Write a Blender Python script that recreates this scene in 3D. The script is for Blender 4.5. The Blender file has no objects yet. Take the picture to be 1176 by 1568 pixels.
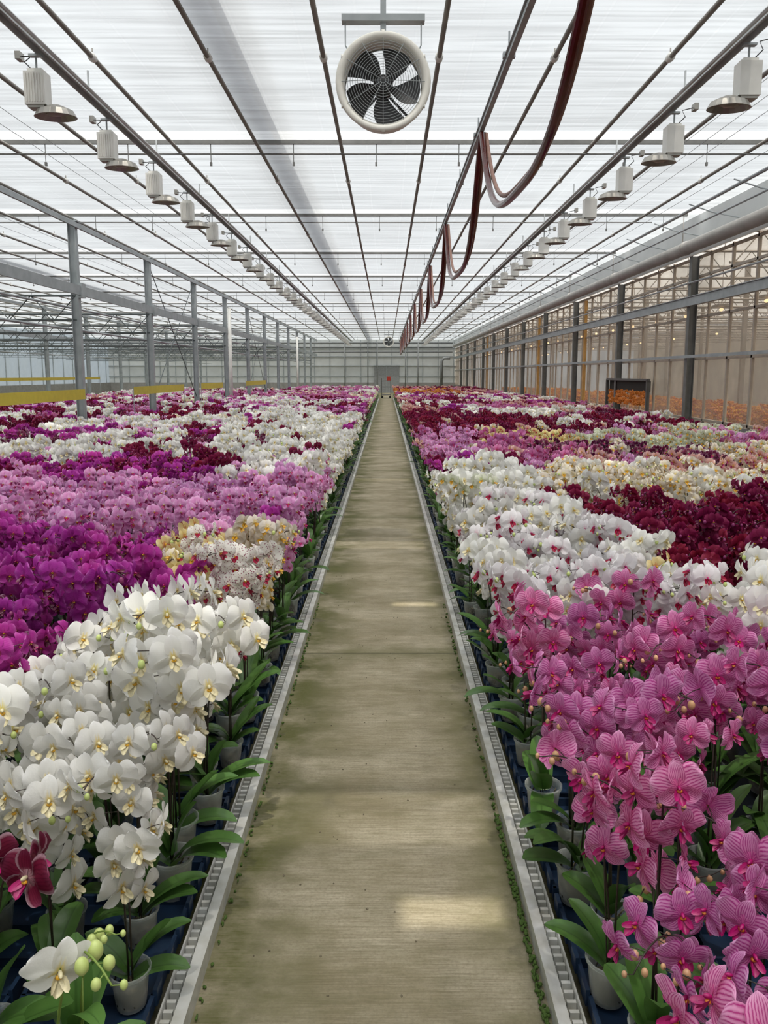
import bpy, math, random
import numpy as np
from mathutils import Vector, Matrix
R = random.Random(7)
sc = bpy.context.scene
try:
    sc.view_settings.view_transform = 'Standard'
    sc.view_settings.look = 'None'
except Exception as e:
    print(e)

# ------------------------------------------------------------ materials
def newmat(name):
    m = bpy.data.materials.new(name); m.use_nodes = True
    nt = m.node_tree; nt.nodes.clear()
    out = nt.nodes.new('ShaderNodeOutputMaterial')
    return m, nt, out
def N(nt, typ, ins=None, **kw):
    n = nt.nodes.new(typ)
    for k, v in kw.items(): setattr(n, k, v)
    if ins:
        for k, v in ins.items():
            s = n.inputs[k]
            if hasattr(v, 'is_linked') or hasattr(v, 'links'): nt.links.new(v, s)
            else: s.default_value = v
    return n
def M(nt, op, a, b=0.0, c=None, clamp=False):
    ins = {0: a, 1: b}
    if c is not None: ins[2] = c
    n = N(nt, 'ShaderNodeMath', ins, operation=op, use_clamp=clamp)
    return n.outputs[0]
def MIX(nt, f, a, b, blend='MIX'):
    n = nt.nodes.new('ShaderNodeMix'); n.data_type = 'RGBA'; n.blend_type = blend
    for i, v in ((0, f), (6, a), (7, b)):
        if hasattr(v, 'links'): nt.links.new(v, n.inputs[i])
        else:
            if i > 0 and len(v) == 3: v = (*v, 1)
            n.inputs[i].default_value = v
    return n.outputs[2]
def MR(nt, v, a, b, c=0.0, d=1.0, smooth=False):
    n = N(nt, 'ShaderNodeMapRange', {0: v, 1: a, 2: b, 3: c, 4: d})
    if smooth: n.interpolation_type = 'SMOOTHSTEP'
    return n.outputs[0]
def c4(c): return (c[0], c[1], c[2], 1)
def simple(name, col, rough=0.5, metal=0.0, noise=0.15, nscale=8.0, col2=None, bump=0.0, spec=0.5, emit=0.0):
    m, nt, out = newmat(name)
    tc = N(nt, 'ShaderNodeTexCoord')
    no = N(nt, 'ShaderNodeTexNoise', {'Vector': tc.outputs['Object'], 'Scale': nscale, 'Detail': 5.0})
    c2 = col2 if col2 else tuple(x*(1-noise*2) for x in col)
    f = M(nt, 'MULTIPLY_ADD', no.outputs[0], 2.0, -0.5, clamp=True)
    colr = MIX(nt, f, c2, col)
    b = N(nt, 'ShaderNodeBsdfPrincipled', {'Base Color': colr, 'Roughness': rough, 'Metallic': metal, 'Specular IOR Level': spec})
    if emit:
        nt.links.new(colr, b.inputs['Emission Color']); b.inputs['Emission Strength'].default_value = emit
    if bump:
        bm = N(nt, 'ShaderNodeBump', {'Height': no.outputs[0], 'Strength': bump, 'Distance': 0.01})
        nt.links.new(bm.outputs[0], b.inputs['Normal'])
    nt.links.new(b.outputs[0], out.inputs[0])
    return m

def mat_petal(name, base, edge, center, vein=(0.5,0,0.2), vamt=0.0, spots=0.0, spotcol=(0.2,0,0.05), trans=0.28, whiteedge=0.0, vpow=1.6, c0=.04, c1=.34):
    m, nt, out = newmat(name)
    at = N(nt, 'ShaderNodeAttribute', attribute_name='fc')
    sp = N(nt, 'ShaderNodeSeparateColor', {0: at.outputs['Color']})
    t, s = sp.outputs[0], sp.outputs[1]
    c = MIX(nt, MR(nt, t, c0, c1, smooth=True), center, base)
    c = MIX(nt, MR(nt, t, .6, 1.0, smooth=True), c, edge)
    tc = N(nt, 'ShaderNodeTexCoord')
    if whiteedge:
        ae = M(nt, 'ABSOLUTE', M(nt, 'SUBTRACT', s, 0.5))
        c = MIX(nt, MR(nt, ae, .38, .5, 0.0, whiteedge), c, (0.8, 0.6, 0.7))
    if vamt:
        no = N(nt, 'ShaderNodeTexNoise', {'Vector': tc.outputs['Object'], 'Scale': 60.0, 'Detail': 2.0})
        ss = M(nt, 'ADD', M(nt, 'MULTIPLY', s, 30.0), M(nt, 'MULTIPLY', no.outputs[0], 3.5))
        w = M(nt, 'ABSOLUTE', M(nt, 'SINE', ss))
        w = M(nt, 'POWER', M(nt, 'SUBTRACT', 1.0, w), vpow)
        fall = MR(nt, t, .80, 1.0, vamt, .25*vamt)
        c = MIX(nt, M(nt, 'MULTIPLY', w, fall), c, vein)
    if spots:
        vo = N(nt, 'ShaderNodeTexVoronoi', {'Vector': tc.outputs['Object'], 'Scale': 110.0})
        c = MIX(nt, MR(nt, vo.outputs[0], .26, .36, spots, 0.0), c, spotcol)
    oi = N(nt, 'ShaderNodeObjectInfo')
    v = M(nt, 'MULTIPLY_ADD', oi.outputs['Random'], 0.24, 0.86)
    h = M(nt, 'MULTIPLY_ADD', oi.outputs['Random'], 0.03, 0.485)
    hs = N(nt, 'ShaderNodeHueSaturation', {'Hue': h, 'Value': v, 'Color': c})
    b = N(nt, 'ShaderNodeBsdfPrincipled', {'Base Color': hs.outputs[0], 'Roughness': 0.55, 'Specular IOR Level': 0.3})
    wv = N(nt, 'ShaderNodeTexNoise', {'Vector': tc.outputs['Object'], 'Scale': 160.0, 'Detail': 2.0})
    bm = N(nt, 'ShaderNodeBump', {'Height': wv.outputs[0], 'Strength': .25, 'Distance': .002}); nt.links.new(bm.outputs[0], b.inputs['Normal'])
    tr = N(nt, 'ShaderNodeBsdfTranslucent', {'Color': hs.outputs[0]})
    mx = N(nt, 'ShaderNodeMixShader', {0: trans, 1: b.outputs[0], 2: tr.outputs[0]})
    nt.links.new(mx.outputs[0], out.inputs[0])
    return m

def mat_leaf():
    m, nt, out = newmat('orchid_leaf')
    at = N(nt, 'ShaderNodeAttribute', attribute_name='fc')
    sp = N(nt, 'ShaderNodeSeparateColor', {0: at.outputs['Color']})
    ae = M(nt, 'ABSOLUTE', M(nt, 'SUBTRACT', sp.outputs[1], 0.5))
    fm = MR(nt, ae, 0.0, .06, .6, 0.0)
    tc = N(nt, 'ShaderNodeTexCoord')
    no = N(nt, 'ShaderNodeTexNoise', {'Vector': tc.outputs['Object'], 'Scale': 9.0, 'Detail': 3.0})
    c = MIX(nt, no.outputs[0], (0.032, 0.10, 0.016), (0.11, 0.22, 0.05))
    c = MIX(nt, fm, c, (0.024, 0.062, 0.012))
    oi = N(nt, 'ShaderNodeObjectInfo')
    v = M(nt, 'MULTIPLY_ADD', oi.outputs['Random'], 0.5, 0.78)
    hs = N(nt, 'ShaderNodeHueSaturation', {'Value': v, 'Color': c})
    b = N(nt, 'ShaderNodeBsdfPrincipled', {'Base Color': hs.outputs[0], 'Roughness': 0.30, 'Specular IOR Level': 0.55})
    tr = N(nt, 'ShaderNodeBsdfTranslucent', {'Color': hs.outputs[0]})
    mx = N(nt, 'ShaderNodeMixShader', {0: 0.15, 1: b.outputs[0], 2: tr.outputs[0]})
    nt.links.new(mx.outputs[0], out.inputs[0])
    return m
def mat_pot():
    m, nt, out = newmat('clear_pot_plastic')
    tc = N(nt, 'ShaderNodeTexCoord')
    no = N(nt, 'ShaderNodeTexNoise', {'Vector': tc.outputs['Object'], 'Scale': 25.0})
    c = MIX(nt, no.outputs[0], (0.78, 0.84, 0.80), (0.94, 0.96, 0.94))
    b = N(nt, 'ShaderNodeBsdfPrincipled', {'Base Color': c, 'Roughness': 0.10, 'Specular IOR Level': 0.8})
    tl = N(nt, 'ShaderNodeBsdfTranslucent', {'Color': c})
    b2 = N(nt, 'ShaderNodeMixShader', {0: .45, 1: b.outputs[0], 2: tl.outputs[0]})
    t = N(nt, 'ShaderNodeBsdfTransparent', {'Color': (0.95, 0.98, 0.96, 1)})
    lw = N(nt, 'ShaderNodeLayerWeight', {0: .35})
    f = M(nt, 'MULTIPLY_ADD', lw.outputs['Facing'], .55, .15, clamp=True)
    f = M(nt, 'ADD', f, MR(nt, no.outputs[0], .5, .7, 0.0, .12), clamp=True)
    mx = N(nt, 'ShaderNodeMixShader', {0: f, 1: t.outputs[0], 2: b2.outputs[0]})
    nt.links.new(mx.outputs[0], out.inputs[0])
    return m
LEAF = mat_leaf(); POT = mat_pot()
STEM = simple('flower_spike_stem', (0.03, 0.035, 0.015), 0.5, nscale=20, col2=(0.035, 0.012, 0.015))
STEMG = simple('green_spike_stem', (0.22, 0.32, 0.06), 0.5, nscale=20)
BUDW = simple('green_bud', (0.60, 0.68, 0.26), 0.45, nscale=40, col2=(0.42, 0.52, 0.14))
BUDP = simple('peach_bud', (0.62, 0.36, 0.22), 0.45, nscale=40, col2=(0.45, 0.25, 0.1))
BUDM = simple('purple_bud', (0.3, 0.04, 0.16), 0.45, nscale=40)
BARK = simple('bark_substrate', (0.24, 0.20, 0.13), 0.9, nscale=70, col2=(0.05, 0.045, 0.03), bump=0.6)

# ------------------------------------------------------------ mesh builder
class MB:
    def __init__(s): s.v=[]; s.f=[]; s.m=[]; s.c=[]; s.n=0
    def add(s, V, F, mat=0, C=None):
        V = np.asarray(V, float); k = len(V)
        s.v.append(V); o = s.n
        s.f.extend([tuple(i+o for i in f) for f in F])
        if isinstance(mat, int): s.m.extend([mat]*len(F))
        else: s.m.extend(mat)
        s.c.append(np.zeros((k,3)) if C is None else C)
        s.n += k
    def box(s, c, d, mat=0, rot=None):
        x,y,z = d[0]/2, d[1]/2, d[2]/2
        V = np.array([(-x,-y,-z),(x,-y,-z),(x,y,-z),(-x,y,-z),(-x,-y,z),(x,-y,z),(x,y,z),(-x,y,z)])
        if rot is not None: V = V @ np.array(rot).T
        s.add(V+np.array(c), [(0,3,2,1),(4,5,6,7),(0,1,5,4),(1,2,6,5),(2,3,7,6),(3,0,4,7)], mat)
    def tube(s, P, r, n=6, mat=0, caps=True):
        P = [np.asarray(p, float) for p in P]; k = len(P)
        rr = r if hasattr(r, '__len__') else [r]*k
        V = []; up = None
        for i in range(k):
            d = P[min(i+1,k-1)]-P[max(i-1,0)]; d /= (np.linalg.norm(d)+1e-9)
            if up is None:
                up = np.array([0,0,1.]) if abs(d[2]) < .9 else np.array([1.,0,0])
            a = np.cross(d, up); a /= (np.linalg.norm(a)+1e-9); b = np.cross(a, d); up = b
            for j in range(n):
                th = 2*math.pi*j/n
                V.append(P[i]+rr[i]*(a*math.cos(th)+b*math.sin(th)))
        F = []
        for i in range(k-1):
            for j in range(n):
                F.append((i*n+j, i*n+(j+1)%n, (i+1)*n+(j+1)%n, (i+1)*n+j))
        if caps:
            F.append(tuple(range(n))[::-1]); F.append(tuple((k-1)*n+j for j in range(n)))
        s.add(V, F, mat)
    def lathe(s, prof, n=16, mat=0, axis='Z', c=(0,0,0)):
        V=[]; k=len(prof)
        for (r,h) in prof:
            for j in range(n):
                t=2*math.pi*j/n
                if axis=='Z': V.append((r*math.cos(t), r*math.sin(t), h))
                else: V.append((r*math.cos(t), h, r*math.sin(t)))
        F=[(i*n+j, i*n+(j+1)%n, (i+1)*n+(j+1)%n, (i+1)*n+j) for i in range(k-1) for j in range(n)]
        s.add(np.array(V)+np.array(c), F, mat)
    def mesh(s, name, mats, smooth=False):
        me = bpy.data.meshes.new(name)
        V = np.concatenate(s.v)
        me.from_pydata(V.tolist(), [], s.f)
        for m in mats: me.materials.append(m)
        me.polygons.foreach_set('material_index', s.m)
        C = np.concatenate(s.c); C = np.hstack([C, np.ones((len(C),1))])
        a = me.attributes.new('fc', 'FLOAT_COLOR', 'POINT'); a.data.foreach_set('color', C.ravel())
        if smooth: me.polygons.foreach_set('use_smooth', [True]*len(me.polygons))
        me.update()
        return me
    def obj(s, name, mats, smooth=False, parent=None):
        o = bpy.data.objects.new(name, s.mesh(name, mats, smooth))
        sc.collection.objects.link(o)
        if parent: o.parent = parent
        return o
def empty(name, loc=(0,0,0)):
    e = bpy.data.objects.new(name, None); e.location = loc; e.empty_display_size = .1
    sc.collection.objects.link(e); return e
def grid_faces(a, b):
    return [(i*b+j, i*b+j+1, (i+1)*b+j+1, (i+1)*b+j) for i in range(a-1) for j in range(b-1)]

# ------------------------------------------------------------ orchid flower
def petal(L, W, ang, z0, bend, cup, pw=(0.55,0.42), nt=8, ns=5, part=0, wav=0.0, ph=0.0, twist=0.0):
    a,b = pw; tm = a/(a+b); nrm = 1/((tm**a)*((1-tm)**b))
    V=[]; C=[]
    for i in range(nt):
        t = math.sin(math.pi/2*(i/(nt-1)))**1.15
        w = W*nrm*(max(t,0.004)**a)*(max(1-t,0.0005)**b)
        for j in range(ns):
            s_ = -1+2*j/(ns-1)
            x = 0.003+t*L; y = s_*w
            x -= (1-math.cos(s_*1.2))*.10*L*t
            z = z0 + bend*t*t*L + cup*(y*y)/W + wav*math.sin(s_*4+ph+t*5)*t + twist*y*t
            V.append((x*math.cos(ang)-y*math.sin(ang), x*math.sin(ang)+y*math.cos(ang), z))
            C.append((t, (s_+1)/2, part))
    return np.array(V), grid_faces(nt, ns), np.array(C)
def ball(c, r, n=6, k=4):
    V=[];
    for i in range(k+1):
        ph = math.pi*i/k
        for j in range(n):
            th = 2*math.pi*j/n
            V.append((c[0]+r[0]*math.sin(ph)*math.cos(th), c[1]+r[1]*math.sin(ph)*math.sin(th), c[2]+r[2]*math.cos(ph)))
    F=[(i*n+j,(i+1)*n+j,(i+1)*n+(j+1)%n,i*n+(j+1)%n) for i in range(k) for j in range(n)]
    return np.array(V), F
def flower(size, seed, lean=1.0, pwid=.66, swid=.36):
    r = random.Random(seed); mb = MB(); h = size/2
    bs = r.uniform(-0.30, 0.15)
    for ang in (90, 218, 322):
        V,F,C = petal(h*.96, h*swid, math.radians(ang+r.uniform(-4,4)), -0.003, bs+r.uniform(-.15,.10), 0.5, (0.5,0.40), nt=9, part=0)
        mb.add(V,F,0,C)
    for ang,sg in ((16,1),(164,-1)):
        V,F,C = petal(h*1.02, h*pwid, math.radians(ang+r.uniform(-4,4)), 0.001, bs*.6+r.uniform(-.12,.12), -0.32*lean, (0.46,0.30), nt=10, ns=7, wav=0.0028, ph=r.uniform(0,6), twist=r.uniform(-.12,.12))
        mb.add(V,F,0,C)
    V,F,C = petal(h*.46, h*.18, math.radians(270), 0.004, 0.9, 1.2, (0.3,0.5), nt=6, ns=5, part=1); mb.add(V,F,1,C)
    for ang in (222, 318):
        V,F,C = petal(h*.30, h*.13, math.radians(ang), 0.004, 1.6, 0.6, (0.4,0.4), nt=5, ns=3, part=1); mb.add(V,F,1,C)
    V,F = ball((0, h*.05, h*.14), (h*.075, h*.085, h*.15)); mb.add(V,F,2)
    V,F = ball((0,-h*.09, h*.12), (h*.12, h*.08, h*.085)); mb.add(V,F,3)
    return np.concatenate(mb.v), mb.f, mb.m, np.concatenate(mb.c)

def basis(fwd, roll=0):
    f = Vector(fwd).normalized(); up = Vector((0,0,1))
    x = up.cross(f)
    if x.length < .01: x = Vector((1,0,0))
    x.normalize(); y = f.cross(x)
    m = Matrix((x, y, f)).transposed()
    return np.array(m @ Matrix.Rotation(roll, 3, 'Z'))

# ------------------------------------------------------------ plant
def leaf(mb, az, L, W, e0, k, z0, r0):
    nt, ns = 11, 5; V=[]; C=[]
    r, z = r0, z0
    ca, sa = math.cos(az), math.sin(az)
    for i in range(nt):
        t = i/(nt-1); el = e0 - k*t
        if i: r += L/(nt-1)*math.cos(el); z += L/(nt-1)*math.sin(el)
        w = W*1.25*((t+.10)**.45)*((max(1.0-t,0.002))**.42)*1.25
        for j in range(ns):
            s = -1+2*j/(ns-1); y = s*w; dz = abs(s)*w*.28
            rr = r - dz*math.sin(el)
            V.append((rr*ca - y*sa, rr*sa + y*ca, z + dz*math.cos(el)))
            C.append((t, (s+1)/2, 0))
    mb.add(V, grid_faces(nt, ns), 6, np.array(C))
def plant(seed, P):
    r = random.Random(seed); mb = MB()
    mb.lathe([(0.0,.002),(.046,.002),(.049,.02),(.060,.118),(.066,.120),(.067,.130),(.062,.131),(.058,.116),(.057,.100)], 20, 7)
    mb.lathe([(.040,.006),(.047,.066),(.03,.076),(0.0,.078)], 12, 8)
    for q in range(7):
        a=r.uniform(0,6.28); rr=.053
        pts=[(rr*.9*math.cos(a+.25*w), rr*.9*math.sin(a+.25*w), .11-.022*w) for w in range(5)]
        mb.tube(pts, .0028, 4, 4 if q%3==0 else 8)
    nl = r.choice((5,5,6,6)); a0 = r.uniform(0, math.pi)
    for i in range(nl):
        az = a0 + (i%2)*math.pi + r.uniform(-.5,.5)
        lvl = i//2
        leaf(mb, az, r.uniform(.16,.27), r.uniform(.033,.047), math.radians(r.uniform(40,68)+lvl*9), r.uniform(.4,1.5), .09+.012*i, .008)
    temps = [flower(P['size']*r.uniform(.92,1.06), seed*11+q, pwid=P.get('pwid',.66), swid=P.get('swid',.36)) for q in range(5)]
    ns = P['spikes']
    for k in range(ns):
        a = (k-(ns-1)/2)*P['fan'] + r.uniform(-.35,.35)
        ca, sa = math.cos(a), math.sin(a)
        H = P['h'] + r.uniform(-.14,.06); Rr = P['arc']*r.uniform(.75,1.3); lean = r.uniform(.0,.08)
        thmax = P.get('thmax',1.9)*r.uniform(.8,1.15)
        bx, by = r.uniform(-.015,.015), r.uniform(-.015,.015)
        path=[]
        for i in range(8):
            t=i/7; path.append((bx+lean*ca*t*t, by+lean*sa*t*t, .10+(H-.10)*t))
        for i in range(1,9):
            th=thmax*i/8
            path.append((bx+ca*(lean+Rr*(1-math.cos(th))), by+sa*(lean+Rr*(1-math.cos(th))), H+Rr*math.sin(th)))
        path=[np.array(p) for p in path]
        rad=[.0036-.0018*i/len(path) for i in range(len(path))]
        mb.tube(path, rad, 5, 4)
        mb.tube([(bx+.006,by,.05),(bx+.006+lean*ca*.5,by+lean*sa*.5,H*.86)], .0024, 4, 4)
        seg=[0]
        for i in range(1,len(path)): seg.append(seg[-1]+np.linalg.norm(path[i]-path[i-1]))
        def at(s):
            s=max(0,min(seg[-1],s))
            for i in range(1,len(path)):
                if seg[i]>=s:
                    u=(s-seg[i-1])/(seg[i]-seg[i-1]+1e-9); return path[i-1]*(1-u)+path[i]*u
            return path[-1]
        nf=max(0,P['nf']+r.choice((-2,-1,0,0))); nb=r.choice((0,1,P['nb'])) if P['nb']<4 else P['nb']; sp=P['gap']
        tot=seg[-1]
        for i in range(nf):
            s=tot-(nb*.022)-sp*(nf-1-i)
            p=at(s); sg=1 if (i+k)%2 else -1
            aa=a+sg*r.uniform(.15,.75)+r.uniform(-.2,.2)
            el=math.radians(r.uniform(-26,14))
            if r.random()<P.get('turn',.08): aa+=sg*r.uniform(.6,1.6)
            f=np.array((math.cos(aa)*math.cos(el), math.sin(aa)*math.cos(el), math.sin(el)))
            side=np.array((-sa,ca,0))*sg
            c=p+side*r.uniform(.020,.044)*P['size']/.1+f*.024+np.array((0,0,r.uniform(-.005,.012)))
            Bm=basis(f, r.uniform(-.35,.35))
            V,F,Mi,C=temps[r.randrange(5)]
            V2=(V*r.uniform(.86,1.05))@Bm.T+c
            mb.add(V2,F,Mi,C)
            mb.tube([p,(p+c)/2+np.array((0,0,.004)),c-f*.002], .0015, 4, 4, False)
        for i in range(nb):
            s=tot-.026*(nb-1-i)*P.get('bgap',1); p=at(s); sg=1 if i%2 else -1
            br=P.get('bud',.0100)-.0018*i
            if br<.005: br=.005
            c=p+np.array((-sa,ca,0))*sg*.018+np.array((ca,sa,0))*.006+np.array((0,0,-.006))
            V,F=ball(c,(br,br,br*1.3),10,6); mb.add(V,F,5)
            mb.tube([p,c],.0013,4,4,False)
        for q in range(P.get('branch',0) if r.random()<.6 else 0):
            s=tot*r.uniform(.45,.8); p=at(s); ba=a+r.uniform(-1.3,1.3); L=r.uniform(.08,.15)
            pts=[p]
            for w in range(1,5):
                pts.append(p+np.array((math.cos(ba)*L*w/4, math.sin(ba)*L*w/4, .02*math.sin(w*1.2)+L*.1*w/4)))
            mb.tube(pts,.0016,4,4,False)
            for w in range(2,5):
                br=r.uniform(.006,.011); V,F=ball(pts[w]+np.array((0,0,-br)),(br,br,br*1.2),8,5); mb.add(V,F,5)
    return mb

def lipm(n, c): return simple('lip_'+n, c, .45, nscale=90, noise=.2)
YEL=lipm('yellow',(0.84,0.46,0.03)); WHT=lipm('white',(0.87,0.78,0.50)); RED=lipm('wine',(0.45,0.0,0.05)); MAG=lipm('magenta',(0.46,0.005,0.15)); ORA=lipm('orange',(0.7,0.22,0.03)); DK=lipm('dark',(0.16,0.0,0.05))
big=dict(size=.142,spikes=2,fan=.9,h=.68,arc=.12,nf=8,nb=2,gap=.047,bgap=1)
med=dict(size=.102,spikes=2,fan=1.2,h=.68,arc=.11,nf=9,nb=2,gap=.037)
mul=dict(size=.124,spikes=2,fan=1.2,h=.66,arc=.15,nf=7,nb=3,gap=.056,branch=1,pwid=.60,swid=.33,turn=.2)
V_={}
def hash_(s): return sum(ord(c)*(i+3) for i,c in enumerate(s))%5000
def variety(key, petm, lip, col, bud, P, nv=3, stem=None, call=None):
    coll=bpy.data.collections.new('stock_'+key)
    for i in range(nv):
        mb=plant(hash_(key)+i*17, P)
        me=mb.mesh(key+'_plant', [petm, lip, col, call or YEL, stem or STEM, bud, LEAF, POT, BARK], True)
        o=bpy.data.objects.new(key+'_plant', me); coll.objects.link(o)
    V_[key]=(coll,nv)
PW=mat_petal('petal_white',(.90,.89,.85),(.92,.91,.89),(.80,.66,.22),c0=.0,c1=.20)
variety('white_orchid', PW, WHT, WHT, BUDW, big, 7)
variety('budding_orchid', PW, WHT, WHT, BUDW, dict(big,spikes=1,h=.40,nf=1,nb=6,gap=.05,bud=.016,arc=.13,size=.11), 4, stem=STEMG)
variety('red_lipped_white_orchid', mat_petal('petal_white_red',(.90,.87,.88),(.92,.90,.91),(.85,.66,.72),c1=.26), RED, MAG, BUDW, dict(big,size=.118,nf=9,gap=.040), 4, call=RED)
variety('cream_orchid', mat_petal('petal_cream',(.89,.81,.68),(.92,.87,.79),(.80,.66,.25)), YEL, WHT, BUDW, med, 3)
variety('striped_pink_orchid', mat_petal('petal_pink_stripe',(.76,.31,.56),(.82,.41,.67),(.70,.16,.40),(.42,.004,.21),1.0,vpow=1.05,c1=.42), MAG, MAG, BUDP, mul, 8, call=ORA)
variety('magenta_orchid', mat_petal('petal_magenta',(.52,.045,.39),(.64,.13,.52),(.46,.04,.32),(.32,.0,.21),.4), DK, MAG, BUDM, med, 4)
variety('lavender_orchid', mat_petal('petal_lavender',(.80,.38,.68),(.88,.57,.82),(.80,.48,.72),(.60,.15,.48),.35), MAG, WHT, BUDM, med, 4)
variety('wine_orchid', mat_petal('petal_wine',(.25,.010,.055),(.31,.018,.09),(.18,.0,.04),(.14,.0,.03),.5), DK, MAG, BUDM, med, 3)
variety('edged_wine_orchid', mat_petal('petal_wine_edge',(.17,.010,.06),(.34,.09,.20),(.45,.3,.3),(.08,.0,.03),.7,whiteedge=.7), MAG, WHT, BUDM, dict(med,size=.120,nf=7,gap=.046), 3)
variety('short_wine_orchid', mat_petal('petal_wine_dark',(.16,.008,.045),(.22,.03,.09),(.40,.2,.25),(.07,.0,.02),.6,whiteedge=.55), MAG, WHT, BUDM, dict(med,size=.135,nf=4,gap=.07,h=.52,spikes=2), 3)
variety('yellow_orchid', mat_petal('petal_yellow',(.90,.78,.36),(.91,.83,.50),(.76,.38,.14),(.75,.35,.18),.3), RED, YEL, BUDW, med, 2)
variety('speckled_orchid', mat_petal('petal_speckled',(.89,.86,.80),(.91,.89,.84),(.85,.75,.7),spots=.85,spotcol=(.25,.0,.07)), RED, WHT, BUDW, dict(med,size=.11), 2)
variety('peach_orchid', mat_petal('petal_peach',(.84,.54,.48),(.87,.66,.64),(.7,.35,.1),(.6,.12,.2),.4), MAG, YEL, BUDP, med, 2)
variety('orange_orchid', mat_petal('petal_orange',(.76,.32,.05),(.78,.40,.09),(.5,.08,.02),(.5,.08,.02),.5), RED, YEL, BUDP, med, 2)
variety('green_white_orchid', mat_petal('petal_greenwhite',(.80,.82,.66),(.86,.87,.77),(.6,.66,.3)), YEL, WHT, BUDW, med, 2)

# ------------------------------------------------------------ bed layout
FL='lavender_orchid'; W='white_orchid'; WR='red_lipped_white_orchid'; CR='cream_orchid'; PS='striped_pink_orchid'; MG='magenta_orchid'
WI='wine_orchid'; EW='edged_wine_orchid'; YE='yellow_orchid'; SPK='speckled_orchid'; PE='peach_orchid'; OR='orange_orchid'; GW='green_white_orchid'; BU='budding_orchid'; SW='short_wine_orchid'
rb=random.Random(21)
def pickL(x,y):
    q=rb.random(); ax=-x
    if y<1.80:
        if ax<.80: return BU
        if ax<1.30: return SW if (q<.75 or ax<1.05) else BU
        return W
    if y<3.15:
        if y>2.4 and ax>1.35: return EW if q<.6 else MG
        if y<2.1 and ax<.8: return BU if q<.5 else W
        if y>2.95 and ax<.9: return GW if q<.4 else W
        return W
    if y<3.95:
        if ax<.95: return SPK if q<.75 else GW
        return MG if (ax<1.7 or q<.75) else EW
    if y<4.95:
        if ax<1.45: return YE if (q<.72 and ax>.8) else (CR if q<.9 else SPK)
        return MG
    if y<7.7: return FL if q<.93 else MG
    if y<8.7: return (WI if q<.6 else MG) if ax>1.7 else (W if q<.6 else FL)
    i=int((y-8.7)/1.05); j=int(ax/1.6+((i*7)%5)*.3)
    rr=random.Random(i*31+j*7+5)
    if y<16: ch=rr.choice([W,W,WI,WI,MG,FL,W,WI,EW,W])
    elif y<30: ch=rr.choice([WI,FL,WI,W,PS,WI,FL,EW,CR,W])
    else: ch=rr.choice([FL,PS,W,WI,PE,WI,FL,CR])
    if ax<1.7 and 9<y<14: ch=W
    return ch if q<.85 else rb.choice([W,MG,FL,WI])
def pickR(x,y):
    q=rb.random()
    if y<3.05: return PS
    if y<3.45: return PS if x<1.5 or q<.4 else (W if x<2.1 else WI)
    if y<5.9:
        if y<4.0 and 1.10<x<1.35: return YE if q<.6 else WR
        if x<1.50: return WR if q<.75 else W
        if y<4.15 and x<2.0: return W
        return WI
    if y<8.0:
        if x<1.4: return W if q<.9 else GW
        if y<6.5: return WI
        return CR if q<.88 else W
    i=int((y-7.9)/1.1); j=int(x/1.5+((i*5)%4)*.35)
    rr=random.Random(i*13+j*5+2)
    if y<9: ch=rr.choice([WI,WI,FL,PE]) if x>1.2 else MG
    elif y<13: ch=rr.choice([GW,PE,PS,YE,CR,PS,EW,FL])
    elif y<20: ch=rr.choice([WI,WI,WI,EW,W,WI])
    elif y<38: ch=rr.choice([WI,PS,CR,WI,MG,PE,WI,W])
    else: ch=OR if x<4 and y<50 else rr.choice([WI,PE,WI])
    if x<1.3 and 9<y<13: ch=FL
    return ch if q<.85 else rb.choice([CR,PE,WI,PS])
pts={k:[] for k in V_}
BZ=.075
def fill(side, x0, x1, y0, y1, sx, sy, pick, face, spread, smin=.88, smax=1.08, drop=0.0):
    ny=int((y1-y0)/sy); nx=int((x1-x0)/sx)
    for i in range(ny):
        for j in range(nx):
            if rb.random()<drop: continue
            x=side*(x0+j*sx+(sx*.5 if i%2 else 0)*.5+rb.uniform(-.015,.015)); y=y0+i*sy+rb.uniform(-.02,.02)
            k=pick(x,y)
            s0=rb.uniform(smin,smax)
            pts[k].append((x,y,BZ,math.radians(face+rb.uniform(-spread,spread)),s0))
fill(-1,.70,6.3,1.05,4.2,.22,.225,pickL,-50,42,.84,1.12,.08)
fill(-1,.70,6.3,4.2,9.0,.20,.21,pickL,-50,50,.82,1.10,.08)
fill(-1,.71,6.3,9.0,24,.20,.21,pickL,-55,60,.80,1.1,.07)
fill(-1,.71,6.3,24,58,.23,.24,pickL,-60,60)
fill(-1,7.0,14,12,50,.26,.28,pickL,-60,60)
fill(1,.62,6.3,1.05,4.2,.225,.225,pickR,230,42,.82,1.12,.08)
fill(1,.62,6.3,4.2,9.0,.20,.21,pickR,230,50,.82,1.10,.08)
fill(1,.63,6.3,9.0,24,.20,.21,pickR,235,60,.80,1.1,.07)
fill(1,.63,6.3,24,58,.23,.24,pickR,240,60)
fill(1,8.0,12,10,55,.35,.4,lambda x,y:OR,240,60)
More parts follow.
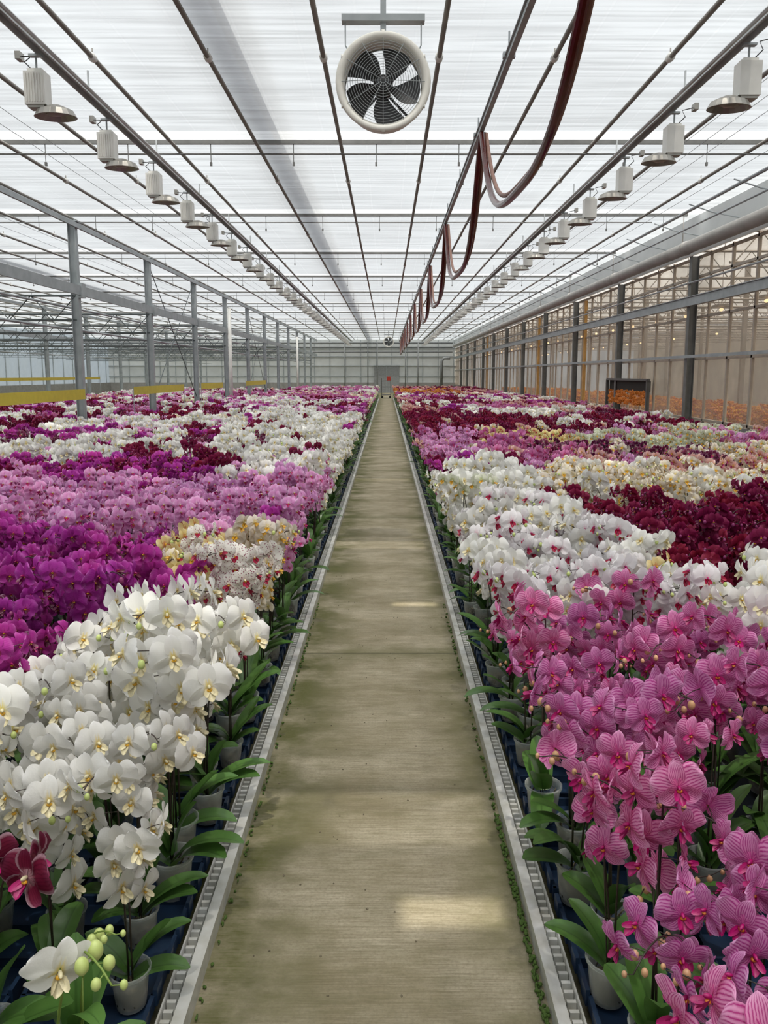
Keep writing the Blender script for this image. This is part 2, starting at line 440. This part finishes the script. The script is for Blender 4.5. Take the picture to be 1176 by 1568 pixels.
def scatter(name, P, coll, nv):
    me=bpy.data.meshes.new(name); me.from_pydata([p[:3] for p in P],[],[])
    for an,ty,vals in (('rz','FLOAT',[p[3] for p in P]),('sc','FLOAT',[p[4] for p in P]),('vi','INT',[rb.randrange(nv) for _ in P])):
        a=me.attributes.new(an,ty,'POINT'); a.data.foreach_set('value',vals)
    o=bpy.data.objects.new(name,me); sc.collection.objects.link(o)
    ng=bpy.data.node_groups.new(name+'_scatter','GeometryNodeTree')
    ng.interface.new_socket('Geometry',in_out='INPUT',socket_type='NodeSocketGeometry')
    ng.interface.new_socket('Geometry',in_out='OUTPUT',socket_type='NodeSocketGeometry')
    gi=ng.nodes.new('NodeGroupInput'); go=ng.nodes.new('NodeGroupOutput')
    ci=ng.nodes.new('GeometryNodeCollectionInfo'); ci.inputs['Collection'].default_value=coll
    ci.inputs['Separate Children'].default_value=True; ci.inputs['Reset Children'].default_value=True
    ip=ng.nodes.new('GeometryNodeInstanceOnPoints')
    def na(n,t):
        x=ng.nodes.new('GeometryNodeInputNamedAttribute'); x.data_type=t; x.inputs['Name'].default_value=n; return x.outputs['Attribute']
    cx=ng.nodes.new('ShaderNodeCombineXYZ')
    L=ng.links.new
    L(gi.outputs[0],ip.inputs['Points']); L(ci.outputs[0],ip.inputs['Instance']); ip.inputs['Pick Instance'].default_value=True
    L(na('vi','INT'),ip.inputs['Instance Index']); L(na('rz','FLOAT'),cx.inputs[2]); L(cx.outputs[0],ip.inputs['Rotation'])
    L(na('sc','FLOAT'),ip.inputs['Scale']); L(ip.outputs[0],go.inputs[0])
    md=o.modifiers.new('scatter','NODES'); md.node_group=ng
for k,P in pts.items():
    if P: scatter(k+'_display',P,*V_[k])
print('plants',sum(len(p) for p in pts.values()))

# ------------------------------------------------------------ floor
def mat_floor():
    m,nt,out=newmat('brushed_concrete')
    tc=N(nt,'ShaderNodeTexCoord'); P=tc.outputs['Object']
    sx=N(nt,'ShaderNodeSeparateXYZ',{0:P})
    mp=N(nt,'ShaderNodeMapping',{'Vector':P,'Scale':(3.0,85,1)})
    n1=N(nt,'ShaderNodeTexNoise',{'Vector':mp.outputs[0],'Scale':1.5,'Detail':7.0,'Roughness':.8}).outputs[0]
    mp2=N(nt,'ShaderNodeMapping',{'Vector':P,'Scale':(1.2,1.7,1)})
    n2=N(nt,'ShaderNodeTexNoise',{'Vector':mp2.outputs[0],'Scale':1.6,'Detail':8.0,'Roughness':.65}).outputs[0]
    n3=N(nt,'ShaderNodeTexNoise',{'Vector':P,'Scale':90.0,'Detail':6.0,'Roughness':.7}).outputs[0]
    mp4=N(nt,'ShaderNodeMapping',{'Vector':P,'Scale':(2.0,7,1)})
    n4=N(nt,'ShaderNodeTexNoise',{'Vector':mp4.outputs[0],'Scale':2.2,'Detail':6.0,'Roughness':.7}).outputs[0]
    c=MIX(nt,MR(nt,n2,.36,.64),(.25,.215,.135),(.43,.385,.28))
    c=MIX(nt,MR(nt,n1,.42,.60,0.0,.60),c,(.15,.125,.07))
    c=MIX(nt,MR(nt,n4,.50,.70,0.0,.45),c,(.135,.125,.06))
    ax=M(nt,'ABSOLUTE',M(nt,'ADD',sx.outputs[0],-.03))
    edge=MR(nt,ax,.18,.50,.06,.95)
    al=MR(nt,M(nt,'ADD',n2,M(nt,'MULTIPLY',n1,.6)),.72,.95,1.0,0.0)
    c=MIX(nt,M(nt,'MULTIPLY',edge,al),c,(.085,.090,.024))
    fr=M(nt,'ABSOLUTE',M(nt,'SUBTRACT',M(nt,'FRACT',M(nt,'DIVIDE',M(nt,'ADD',sx.outputs[1],2.45),4.9)),.5))
    j=MR(nt,fr,.0008,.002,.6,0.0)
    j2=MR(nt,M(nt,'ADD',fr,M(nt,'MULTIPLY',n2,.05)),.025,.065,.50,0.0)
    c=MIX(nt,j2,c,(.10,.105,.035)); c=MIX(nt,j,c,(.05,.045,.025))
    c=MIX(nt,MR(nt,n3,.45,.75,0.0,.55),c,(.14,.12,.075))
    b=N(nt,'ShaderNodeBsdfPrincipled',{'Base Color':c,'Roughness':.75,'Specular IOR Level':.25})
    h=M(nt,'ADD',M(nt,'MULTIPLY',n1,.8),M(nt,'MULTIPLY',n3,.4))
    bm=N(nt,'ShaderNodeBump',{'Height':h,'Strength':.6,'Distance':.004}); nt.links.new(bm.outputs[0],b.inputs['Normal'])
    nt.links.new(b.outputs[0],out.inputs[0]); return m
FLOOR=mat_floor()
mb=MB(); mb.box((-6.5,35,-.05),(43,88,.1)); mb.obj('floor',[FLOOR])
ALU=simple('aluminium',(.76,.77,.75),.42,.35,nscale=14,col2=(.50,.49,.43))
GALV=simple('galvanised_steel',(.44,.47,.48),.45,.3,nscale=5,col2=(.30,.33,.34))
DARKM=simple('dark_steel',(.13,.125,.115),.5,.3,nscale=6)
TUBE=simple('ceiling_tube_paint',(.34,.32,.29),.45,.3,nscale=4)
BLUE=simple('blue_tray_plastic',(.016,.040,.090),.4,nscale=12,col2=(.008,.018,.04))
BENCH=simple('bench_deck',(.02,.028,.04),.6,nscale=6)
WHITEP=simple('white_enamel',(.84,.83,.78),.4,nscale=8,noise=.06)
GREENM=simple('moss',(.07,.13,.02),.9,nscale=60,bump=.8)
for side,x in ((-1,.56),(1,.475)):
    mb=MB()
    mb.box((side*x,29,.03),(.020,57.5,.06)); mb.box((side*(x+.006),29,.0625),(.034,57.5,.005))
    mb.box((side*(x+.044),29,.030),(.026,57.5,.006))
    for i in range(520): mb.box((side*(x+.042),1.9+i*.035,.048),(.026,.012,.030))
    mb.box((side*(x+.060),29,.045),(.005,57.5,.06))
    mb.obj('bench_rail',[ALU])
    mb=MB(); mb.box((side*(x+.10+2.86),29,.025),(5.64,57.5,.05)); mb.obj('plant_bench',[BENCH])
    mb=MB()
    for i in range(int(57/.6)):
        yc=.6+i*.6+.3
        for j in range(2 if yc<12 else 1):
            xc=side*(x+.08+.19+j*.4)
            mb.box((xc,yc,.056),(.37,.57,.01))
            for sx,sy,dx,dy in ((.18,0,.012,.57),(-.18,0,.012,.57),(0,.28,.37,.012),(0,-.28,.37,.012),(0,0,.37,.008),(0,.14,.37,.006),(0,-.14,.37,.006)):
                mb.box((xc+sx,yc+sy,.075),(dx,dy,.035))
            for a in range(5):
                mb.box((xc-side*.187,yc-.24+a*.12,.085),(.012,.05,.05))
    mb.obj('blue_plant_tray_row',[BLUE])
mb=MB(); mb.box((-10.5,31,.025),(7.2,40,.05)); mb.obj('plant_bench',[BENCH])
mb=MB(); rr=random.Random(9)
for i in range(420):
    y=rr.uniform(1.6,3.0) if rr.random()<.7 else rr.uniform(1.6,6); V,F=ball((.452+rr.uniform(-.012,.004),y,.004+rr.uniform(0,.015)),(rr.uniform(.003,.009),rr.uniform(.004,.012),.006),6,4); mb.add(V,F,0)
for i in range(160):
    y=rr.uniform(1.6,6); V,F=ball((-.540+rr.uniform(-.002,.010),y,.003+rr.uniform(0,.008)),(rr.uniform(.003,.007),rr.uniform(.004,.010),.005),6,4); mb.add(V,F,0)
for i in range(90):
    y=rr.uniform(1.7,7); x=rr.uniform(-.5,.42); V,F=ball((x,y,.001),(rr.uniform(.002,.005),rr.uniform(.002,.006),.003),5,4); mb.add(V,F,1)
mb.obj('moss_growth',[GREENM,BARK],True)

# ------------------------------------------------------------ ceiling cloth
ZC=5.13
def mat_cloth(name, tr0, tr1, col):
    m,nt,out=newmat(name)
    tc=N(nt,'ShaderNodeTexCoord'); P=tc.outputs['Object']
    mp=N(nt,'ShaderNodeMapping',{'Vector':P,'Scale':(.35,9,1)})
    n1=N(nt,'ShaderNodeTexNoise',{'Vector':mp.outputs[0],'Scale':1.5,'Detail':5.0,'Distortion':.3}).outputs[0]
    mp2=N(nt,'ShaderNodeMapping',{'Vector':P,'Scale':(1.2,.6,1)})
    n2=N(nt,'ShaderNodeTexNoise',{'Vector':mp2.outputs[0],'Scale':.5,'Detail':2.0}).outputs[0]
    sx=N(nt,'ShaderNodeSeparateXYZ',{0:P})
    fr=M(nt,'ABSOLUTE',M(nt,'SUBTRACT',M(nt,'FRACT',M(nt,'MULTIPLY',sx.outputs[0],1.7)),.5))
    seam=MR(nt,fr,.01,.03,.08,0.0)
    w=M(nt,'ADD',M(nt,'MULTIPLY',n1,.75),M(nt,'MULTIPLY',n2,.25))
    f=MR(nt,w,.36,.64,1-tr0,1-tr1)
    f=M(nt,'ADD',f,seam,clamp=True)
    cc=MIX(nt,MR(nt,w,.38,.62),tuple(x*.70 for x in col),col)
    t=N(nt,'ShaderNodeBsdfTransparent',{'Color':(1,1,1,1)})
    tl=N(nt,'ShaderNodeBsdfTranslucent',{'Color':cc})
    df=N(nt,'ShaderNodeBsdfDiffuse',{'Color':c4((.7,.7,.7))})
    a=N(nt,'ShaderNodeMixShader',{0:.5,1:tl.outputs[0],2:df.outputs[0]})
    b=N(nt,'ShaderNodeMixShader',{0:f,1:t.outputs[0],2:a.outputs[0]})
    nt.links.new(b.outputs[0],out.inputs[0]); return m
CL=mat_cloth('shade_cloth',.11,.21,(.365,.39,.41)); CLB=mat_cloth('shade_cloth_thin',.26,.46,(.62,.64,.65))
SD=Vector((.02,-.35,1.0))
h1=(.24+SD.x*ZC, 2.42+SD.y*ZC); h2=(.22+SD.x*ZC, 6.0+SD.y*ZC)
xs=sorted([-27,6.6,h1[0]-.15,h1[0]+.15,h2[0]-.17,h2[0]+.17])
beams=[11.83+5.2*k for k in range(-3,13)]
ys=[-9,77,h1[1]-.07,h1[1]+.07,h2[1]-.05,h2[1]+.05]
for b in beams: ys += [b-.42,b]
ys=sorted(ys)
mb=MB()
for i in range(len(xs)-1):
    for j in range(len(ys)-1):
        cx=(xs[i]+xs[i+1])/2; cy=(ys[j]+ys[j+1])/2
        if any(abs(cx-h[0])<.175 and abs(cy-h[1])<.08 for h in (h1,h2)): continue
        thin=any(b-.42<cy<b for b in beams)
        mb.add([(xs[i],ys[j],ZC),(xs[i+1],ys[j],ZC),(xs[i+1],ys[j+1],ZC),(xs[i],ys[j+1],ZC)],[(0,1,2,3)],1 if thin else 0)
mb.obj('ceiling',[CL,CLB])
mb=MB()
for x in (-1.68,-11.4): mb.box((x,34,ZC+.62),(.36,86,.20))
mb.obj('roof_gutter',[simple('gutter_light',(.62,.64,.65),.5)])

# ------------------------------------------------------------ ceiling metalwork
mb=MB()
tubes=[-.65+1.19*k for k in range(-17,6)]
for x in tubes:
    mb.tube([(x,-8,ZC-.10),(x,75,ZC-.10)],.026,8,0)
    for y in [8.6+5.2*k for k in range(-1,12)]:
        mb.tube([(x,y-.04,ZC-.10),(x,y+.04,ZC-.10)],.042,8,1)
        mb.tube([(x,y,ZC-.10),(x,y,ZC-.01)],.008,5,0)
mb.obj('ceiling_tube_run',[TUBE,WHITEP],True)
mb=MB()
for b in beams[:-1]:
    mb.box((-10.2,b,ZC-.03),(33.0,.05,.055)); mb.tube([(-27,b+.12,ZC-.16),(5.6,b+.12,ZC-.16)],.012,6,0)
    for x in tubes:
        mb.tube([(x+.5,b,ZC-.05),(x+.5,b,ZC-.32)],.006,4,0); mb.box((x+.5,b,ZC-.33),(.03,.03,.05))
mb.obj('ceiling_cross_beam',[simple('beam_grey',(.20,.20,.19),.5,.3)])
mb=MB()
for x in (4.0,4.25,4.5,-4.5,-4.8,3.9,-7.6,-8.1,5.3): mb.tube([(x,-8,ZC-.25),(x,75,ZC-.25)],.004,4,0)
mb.obj('support_wire',[GALV])
RAILM=simple('rail_galvanised',(.62,.64,.64),.4,.3,nscale=5)
for side in (-1,1):
    mb=MB(); x=side*3.3
    mb.box((x,34,4.90),(.11,82,.012)); mb.box((x-.05,34,4.87),(.012,82,.07)); mb.box((x+.05,34,4.87),(.012,82,.07))
    mb.tube([(x-side*.14,-7,4.80),(x-side*.14,75,4.80)],.02,6,0)
    for y in [6.6+2.6*k for k in range(27)]:
        mb.tube([(x,y,4.9),(x,y,ZC-.01)],.012,5,0)
    mb.obj('lamp_rail',[RAILM])
def lamp_mesh():
    mb=MB()
    mb.box((0,0,.06),(.20,.15,.30),0); mb.box((0,0,.22),(.14,.11,.04),0)
    for i in range(7): mb.box((-.075+i*.025,-.079,.06),(.008,.012,.26),0)
    mb.box((0,0,-.10),(.16,.12,.03),1)
    rp=[(.05,-.08),(.10,-.10),(.17,-.13),(.20,-.18),(.205,-.19),(.195,-.19),(.16,-.14),(.05,-.11)]
    mb.lathe(rp,20,1,c=(.16,0,0)); mb.v[-1]=mb.v[-1]*np.array([1,.75,1])
    V,F=ball((.16,0,-.15),(.10,.035,.035),8,5); mb.add(V,F,2)
    mb.tube([(0,0,.22),(0,0,.40)],.010,6,3); mb.box((0,0,.37),(.12,.06,.02),3)
    mb.tube([(-.04,0,.24),(-.12,.02,.32),(-.07,.05,.38),(-.2,.1,.40)],.006,5,4)
    mb.box((-.2,.1,.40),(.05,.10,.07),1)
    return mb.mesh('grow_light',[WHITEP,simple('reflector_steel',(.42,.40,.36),.35,.5),simple('lamp_glass',(.5,.45,.4),.15),GALV,simple('black_cable',(.02,.02,.02),.5)],False)
LM=lamp_mesh()
for side in (-1,1):
    for k in range(34):
        o=bpy.data.objects.new('grow_light',LM); sc.collection.objects.link(o)
        o.location=(side*3.36,8.0-1.91+1.91*k+(-.25 if side>0 else 0),4.45)
        if side>0: o.rotation_euler=(0,0,math.pi)

# ------------------------------------------------------------ fans
BLK=simple('black_plastic',(.015,.015,.016),.4); CREAM=simple('fan_housing_plastic',(.90,.88,.80),.45,noise=.05)
def fan(loc,name='ventilation_fan',bracket=True):
    e=empty(name,loc)
    mb=MB()
    mb.lathe([(.345,.10),(.34,-.10),(.36,-.13),(.40,-.14),(.412,-.12),(.40,-.09),(.365,-.06),(.36,.12),(.345,.13),(.335,.10)],48,0,axis='Y')
    for a in (30,90,150,210,270,330):
        t=math.radians(a); mb.box((.40*math.cos(t),-.12,.40*math.sin(t)),(.03,.03,.03),0)
    mb.obj('housing',[CREAM],True,e)
    mb=MB()
    for k in range(1,16):
        r=.022*k; P=[(r*math.cos(t),-.13-.03*(1-(r/.35)**2),r*math.sin(t)) for t in np.linspace(0,2*math.pi,41)]
        mb.tube(P,.0020,4,0,False)
    for a in range(0,360,30):
        t=math.radians(a); mb.tube([(.02*math.cos(t),-.16,.02*math.sin(t)),(.2*math.cos(t),-.15,.2*math.sin(t)),(.38*math.cos(t),-.125,.38*math.sin(t))],.0028,4,0)
    mb.obj('wire_guard',[GALV],True,e)
    mb=MB()
    for k in range(5):
        a0=math.radians(270+72*k); V=[]; n=7
        for i in range(n):
            r=.07+.255*i/(n-1); hw=math.radians(23+5*math.sin(i/(n-1)*3))
            for j in range(5):
                s=-1+2*j/4; a=a0+s*hw+.25*(i/(n-1))**2
                V.append((r*math.cos(a),.03*s+.01*(1-s*s),r*math.sin(a)))
        mb.add(V,grid_faces(n,5),0)
    mb.obj('blades',[BLK],True,e)
    mb=MB(); mb.lathe([(0,-.07),(.06,-.07),(.085,-.05),(.085,.05),(.07,.16),(0,.17)],20,0,axis='Y')
    for a in (45,135,225,315):
        t=math.radians(a); mb.tube([(.06*math.cos(t),.1,.06*math.sin(t)),(.35*math.cos(t),.1,.35*math.sin(t))],.012,6,0)
    mb.obj('motor',[BLK],True,e)
    mb=MB()
    mb.box((0,0,.55),(.72,.10,.055)); mb.box((0,0,.69),(.05,.05,.24)); mb.box((0,0,.805),(.12,.12,.02))
    mb.box((0,0,.46),(.05,.04,.14))
    for sx in (-.33,.33):
        mb.tube([(sx,0,.53),(sx,0,.34),(sx*.86,0,.25)],.006,5)
    mb.obj('hanger_bracket',[GALV],False,e)
    return e
fan((-.03,7.3,4.30)); fan((.15,62.0,4.30))

# ------------------------------------------------------------ hose
HOSE=simple('oxblood_hose',(.12,.012,.009),.22,nscale=5,col2=(.055,.008,.006)); HOSE2=simple('worn_hose',(.28,.14,.10),.5)
mb=MB(); mb.box((1.2,34,4.86),(.055,82,.05),2); mb.box((1.2,34,4.895),(.09,82,.012),2)
for y in [3.0+2.6*k for k in range(28)]:
    mb.tube([(1.2,y,4.86),(1.2,y,ZC-.01)],.010,5,2)
    mb.box((1.2,y,4.90),(.12,.06,.05),2)
for k in range(12):
    y0=4.35+6.1*k-6.1
    for off,m_,dd,rr_ in ((0,0,1.34,.036),(.055,1,1.24,.024)):
        P=[]
        for i in range(41):
            u=i/40; z=4.80-dd*(1-abs(2*u-1)**2.7); P.append((1.2+off*1.0+.04*math.sin(u*6.28)*(1-abs(2*u-1)),y0+.05+u*6.0,z))
        mb.tube(P,rr_,10,m_)
    mb.box((1.22,y0,4.78),(.06,.08,.10),2)
mb.obj('festoon_water_hose_on_track',[HOSE,HOSE2,GALV],False)

# ------------------------------------------------------------ steel frame left
PY=[11.83+5.2*k for k in range(-3,13)]
mb=MB()
for x in (-6.6,-16.2):
    for y in PY[:-1]:
        mb.box((x,y,2.5),(.16,.012,5.0)); mb.box((x-.075,y,2.5),(.012,.14,5.0)); mb.box((x+.075,y,2.5),(.012,.14,5.0))
        mb.box((x,y,4.96),(.30,.30,.02))
        mb.box((x+.13,y,3.55),(.10,.20,.30))
    mb.box((x+.12,33,3.55),(.05,82,.20)); mb.box((x+.12,33,4.88),(.05,82,.10))
    mb.tube([(x-.12,-8,2.75),(x-.12,74,2.75)],.03,6); mb.tube([(x-.12,-8,3.2),(x-.12,74,3.2)],.025,6)
for y in PY[:-1]:
    for x0 in (-6.6,-16.2):
        x1=x0-9.6; n=10
        mb.tube([(x0,y,2.95),(x1,y,2.95)],.025,5,1); mb.tube([(x0,y,3.45),(x1,y,3.45)],.025,5,1)
        for i in range(n):
            xa=x0+(x1-x0)*i/n; xm=x0+(x1-x0)*(i+.5)/n; xb=x0+(x1-x0)*(i+1)/n
            mb.tube([(xa,y,3.45),(xm,y,2.95),(xb,y,3.45)],.014,4,1)
for k in (0,3,6):
    y=PY[k+2]
    mb.tube([(-6.6,y,1.0),(-6.6,y+5.2,4.9)],.012,5,1); mb.tube([(-6.6,y,4.9),(-6.6,y+5.2,1.0)],.012,5,1)
mb.obj('greenhouse_steel_frame',[GALV,simple('truss_steel',(.12,.14,.14),.5,.3)])
mb=MB()
for x,y in ((-6.3,32),(-6.3,56)):
    mb.tube([(x,y,.05),(x,y,4.4)],.07,10)
mb.obj('white_downpipe',[WHITEP],True)
YT=simple('yellow_sticky_film',(.66,.53,.05),.5,noise=.08)
mb=MB()
for a,b in ((3,16.8),(20,25),(27.3,31.0),(36,42)):
    mb.box((-6.42,(a+b)/2,1.38),(.006,b-a,.21))
mb.box((-14.5,27,1.6),(.006,26,.12))
for y in (3,16.8,20,25,27.3,31.0,36,42): mb.tube([(-6.42,y,.05),(-6.42,y,1.55)],.01,5,1)
for y in (14,40): mb.tube([(-14.5,y,0.0),(-14.5,y,1.75)],.01,5,1)
mb.obj('yellow_insect_tape',[YT,GALV])
fl=fan((-8.6,16.4,2.6),'circulation_fan'); fl.scale=(.55,.55,.55)

# ------------------------------------------------------------ walls
def mat_glass(name, tint, haze, f):
    m,nt,out=newmat(name)
    tc=N(nt,'ShaderNodeTexCoord')
    n=N(nt,'ShaderNodeTexNoise',{'Vector':tc.outputs['Object'],'Scale':.8,'Detail':5.0}).outputs[0]
    t=N(nt,'ShaderNodeBsdfTransparent',{'Color':c4(tint)})
    b=N(nt,'ShaderNodeBsdfPrincipled',{'Base Color':c4(haze),'Roughness':.12})
    tl=N(nt,'ShaderNodeBsdfTranslucent',{'Color':c4(haze)})
    s=N(nt,'ShaderNodeMixShader',{0:.5,1:b.outputs[0],2:tl.outputs[0]})
    ff=M(nt,'MULTIPLY_ADD',n,.6,f-.3,clamp=True)
    x=N(nt,'ShaderNodeMixShader',{0:ff,1:t.outputs[0],2:s.outputs[0]})
    nt.links.new(x.outputs[0],out.inputs[0]); return m
GR=mat_glass('dusty_warm_glass',(.97,.94,.90),(.47,.44,.40),.28)
GW_=mat_glass('frosted_wall_panel',(.9,.95,1),(.72,.76,.78),.7)
WALLW=simple('wall_panel_white',(.66,.68,.67),.6,nscale=1.5,noise=.08)
CONC=simple('plinth_concrete',(.30,.29,.27),.8,nscale=4)
MUL=simple('tan_mullion',(.50,.42,.34),.5,nscale=5); ORM=simple('orange_post_paint',(.62,.34,.10),.5)
XW=6.6
mb=MB(); mb.box((XW+.06,34,2.55),(.008,86,3.5),0)
mb.box((XW+.06,34,.4),(.10,86,.8),1)
mb.box((XW-.02,34,4.72),(.04,86,.80),2)
mb.obj('wall_right',[GR,CONC,WALLW])
mb=MB(); y=-8.5; i=0
while y<76.5:
    mb.box((XW+.03,y,2.55),(.05,.06 if i%4 else .035,3.5),0); y+=1.04; i+=1
for z in (.85,2.12,3.0,3.85,4.25): mb.box((XW+.03,34,z),(.05,85,.05),0)
for k,y in enumerate((26.5,34.5,44,52,60)): mb.box((XW-.0,y,2.4),(.09,.14,3.6),1)
mb.obj('trim_1',[MUL,ORM])
mb=MB()
for y in PY[2:-1]:
    mb.box((XW-.10,y,2.13),(.16,.012,4.26)); mb.box((XW-.175,y,2.13),(.012,.15,4.26)); mb.box((XW-.025,y,2.13),(.012,.15,4.26))
mb.obj('steel_column_row',[simple('column_grey',(.20,.20,.19),.5,.3)])
mb=MB(); mb.box((XW-.24,33,3.30),(.10,82,.17)); mb.box((XW-.24,33,3.395),(.16,82,.015)); mb.box((XW-.22,33,2.17),(.06,82,.06))
mb.tube([(XW-.22,-8,3.7),(XW-.22,74,3.7)],.02,6)
mb.obj('wall_girder',[GALV])
mb=MB(); mb.tube([(XW-.30,-8,4.42),(XW-.30,74,4.42)],.13,20)
for y in PY[:-1]: mb.tube([(XW-.30,y-.05,4.42),(XW-.30,y+.05,4.42)],.145,20); mb.tube([(XW-.30,y+.2,4.5),(XW-.30,y+.2,ZC-.02)],.012,5)
mb.obj('heating_duct',[simple('duct_skin',(.50,.48,.45),.5,.15,nscale=3)],True)
mb=MB()
for i in range(43):
    y=-8+i*1.9; mb.tube([(XW-.06,y,4.60),(XW-.6,y+.2,4.76),(XW-1.0,y+.3,4.92)],.012,5)
mb.tube([(XW-.9,-8,4.85),(XW-.9,74,4.85)],.03,8); mb.tube([(XW-.55,-8,4.70),(XW-.55,74,4.70)],.02,8)
mb.obj('gutter_bracket',[GALV])
mb=MB()
mb.box((XW-.2,21.1,1.66),(.08,3.6,.06)); mb.box((XW-.2,19.35,1.2),(.08,.08,.9)); mb.box((XW-.2,22.9,1.2),(.08,.08,.9)); mb.box((XW-.14,21.1,1.50),(.02,3.5,.26),1)
rr=random.Random(4); FT=[flower(.10,i) for i in range(6)]
for i in range(150):
    V,F,Mi,C=FT[i%6]
    aa=math.radians(230+rr.uniform(-40,40)); Bm=basis((math.cos(aa),math.sin(aa),rr.uniform(-.2,.3)))
    mb.add(V@Bm.T+np.array((XW-.16+rr.uniform(-.03,.03),19.5+rr.random()*3.3,1.02+rr.random()*.34)),F,[2]*len(F),C)
mb.obj('window_1',[DARKM,simple('dark_opening',(.02,.015,.01),.8),simple('orange_bloom',(.80,.25,.03),.5)])
# neighbour bay
mb=MB(); mb.box((15.5,34,-.03),(17,86,.06)); mb.obj('floor_neighbour_bay',[simple('brown_floor',(.18,.14,.11),.8)])
mb=MB(); mb.box((24,34,2.6),(.1,86,5.2)); mb.obj('wall_neighbour',[simple('brown_wall',(.54,.49,.43),.7,nscale=1.0)])
mb=MB(); mb.box((15.4,34,5.5),(17.2,86,.02)); mb.obj('ceiling_neighbour',[mat_cloth('amber_cloth',.35,.65,(.66,.65,.62))])
mb=MB()
for x in (12.3,17):
    for y in PY: mb.box((x,y,2.7),(.14,.14,5.4))
for y in [3+2.6*k for k in range(28)]:
    mb.tube([(6.8,y,4.0),(23.8,y,4.0)],.03,5); mb.tube([(6.8,y,4.6),(23.8,y,4.6)],.03,5)
    for i in range(17): mb.tube([(6.9+i,y,4.0),(7.4+i,y,4.6),(7.9+i,y,4.0)],.015,4)
    for x in (9.2,14.5):
        V,F=ball((x,y+.8,3.56),(.04,.11,.045),8,6); mb.add(V,F,1)
        mb.box((x,y+.8,3.66),(.35,.5,.06)); mb.tube([(x,y+.8,3.7),(x,y+.8,5.4)],.01,4)
mb.obj('neighbour_frame',[simple('frame_brown',(.30,.26,.22),.5),simple('sodium_lamp_glow',(1,.72,.40),.5,emit=3.0)])
mb=MB(); mb.box((10,32,.035),(4.2,50,.07)); mb.obj('plant_bench',[BENCH])
# far wall
mb=MB(); YF=77
mb.box((-10,YF,2.6),(34,.1,5.2),0)
mb.box((-10,YF-.1,.5),(34,.1,1.0),1)
for x in np.arange(-26.5,6.6,1.5): mb.box((x,YF-.08,3),(.06,.06,4.2),2)
for z in (1.6,2.6,3.5,4.3): mb.box((-10,YF-.10,z),(34,.06,.08),2)
mb.obj('wall_far',[WALLW,CONC,GALV])
mb=MB()
for z,r in ((4.75,.10),(4.35,.07),(3.9,.06)): mb.tube([(-26,YF-1,z),(6.3,YF-1,z)],r,8)
mb.tube([(5.2,YF-2,.1),(5.2,YF-2,3.0),(5.4,YF-2,3.3),(6.0,YF-2,3.3)],.14,10)
for x in (-1.8,-.9,1.8,3.0,-4): mb.tube([(x,YF-1.2,0),(x,YF-1.2,4.8)],.05,8)
mb.obj('end_wall_pipework',[simple('pipe_grey',(.24,.25,.25),.5,.3)],True)
mb=MB(); mb.box((0,YF-.2,1.3),(2.4,.08,2.6)); mb.box((0,YF-.26,1.3),(.05,.04,2.6),1); mb.box((0,YF-.26,2.62),(2.6,.06,.1),1); mb.obj('door_1',[simple('door_grey',(.30,.31,.31),.6),GALV])
mb=MB(); mb.box((-27,34,2.6),(.06,86,5.2),0); mb.box((-26.9,34,.5),(.1,86,1.0),1)
for y in np.arange(-8,77,2.0): mb.box((-26.93,y,2.8),(.06,.06,4.8),2)
mb.obj('wall_left',[GW_,CONC,GALV])
mb=MB(); mb.box((-10,-9,2.6),(34,.06,5.2),0); mb.obj('wall_back',[WALLW])
# trolley at the aisle end
mb=MB()
for sx in (-.35,.35):
    for sy in (-.6,.6): mb.tube([(-.04+sx,60+sy,.12),(-.04+sx,60+sy,1.5)],.022,6)
for z in (.25,.85,1.3): mb.box((-.04,60,z),(.74,1.3,.04))
for sx in (-.3,.3):
    for sy in (-.5,.5): mb.lathe([(0,-.02),(.08,-.02),(.08,.02),(0,.02)],12,1,axis='Y',c=(-.04+sx,60+sy,.08))
mb.box((.15,59.6,1.48),(.3,.4,.3),2)
mb.obj('plant_trolley',[DARKM,BLK,simple('red_crate',(.5,.04,.02),.5)])

# ------------------------------------------------------------ light + camera
w=bpy.data.worlds.new('World'); sc.world=w; w.use_nodes=True
nt=w.node_tree; bg=nt.nodes['Background']
tcw=N(nt,'ShaderNodeTexCoord'); sz=N(nt,'ShaderNodeSeparateXYZ',{0:tcw.outputs['Generated']})
st=MR(nt,sz.outputs[2],0.0,1.0,.45,1.7)
bg.inputs[0].default_value=(.90,.95,1,1); nt.links.new(st,bg.inputs[1])
for nm,en,an,co,d in (('sun',4.8,.7,(1,.94,.84),SD),('hazy_sky_glow',7.4,50,(1,.98,.95),Vector((.05,-.25,1)))):
    sd=bpy.data.lights.new(nm,'SUN'); sd.energy=en; sd.angle=math.radians(an); sd.color=co
    so=bpy.data.objects.new(nm,sd); sc.collection.objects.link(so)
    so.rotation_euler=d.to_track_quat('Z','Y').to_euler(); so.location=(3,-3,12)
cd=bpy.data.cameras.new('camera'); cam=bpy.data.objects.new('camera',cd); sc.collection.objects.link(cam)
cam.location=(0,0,1.8); cam.rotation_euler=(math.radians(82),0,0)
cd.sensor_width=36; cd.lens=27.55; cd.shift_y=-.027; cd.shift_x=-.0026; cd.clip_end=300; cd.clip_start=.05
sc.camera=cam
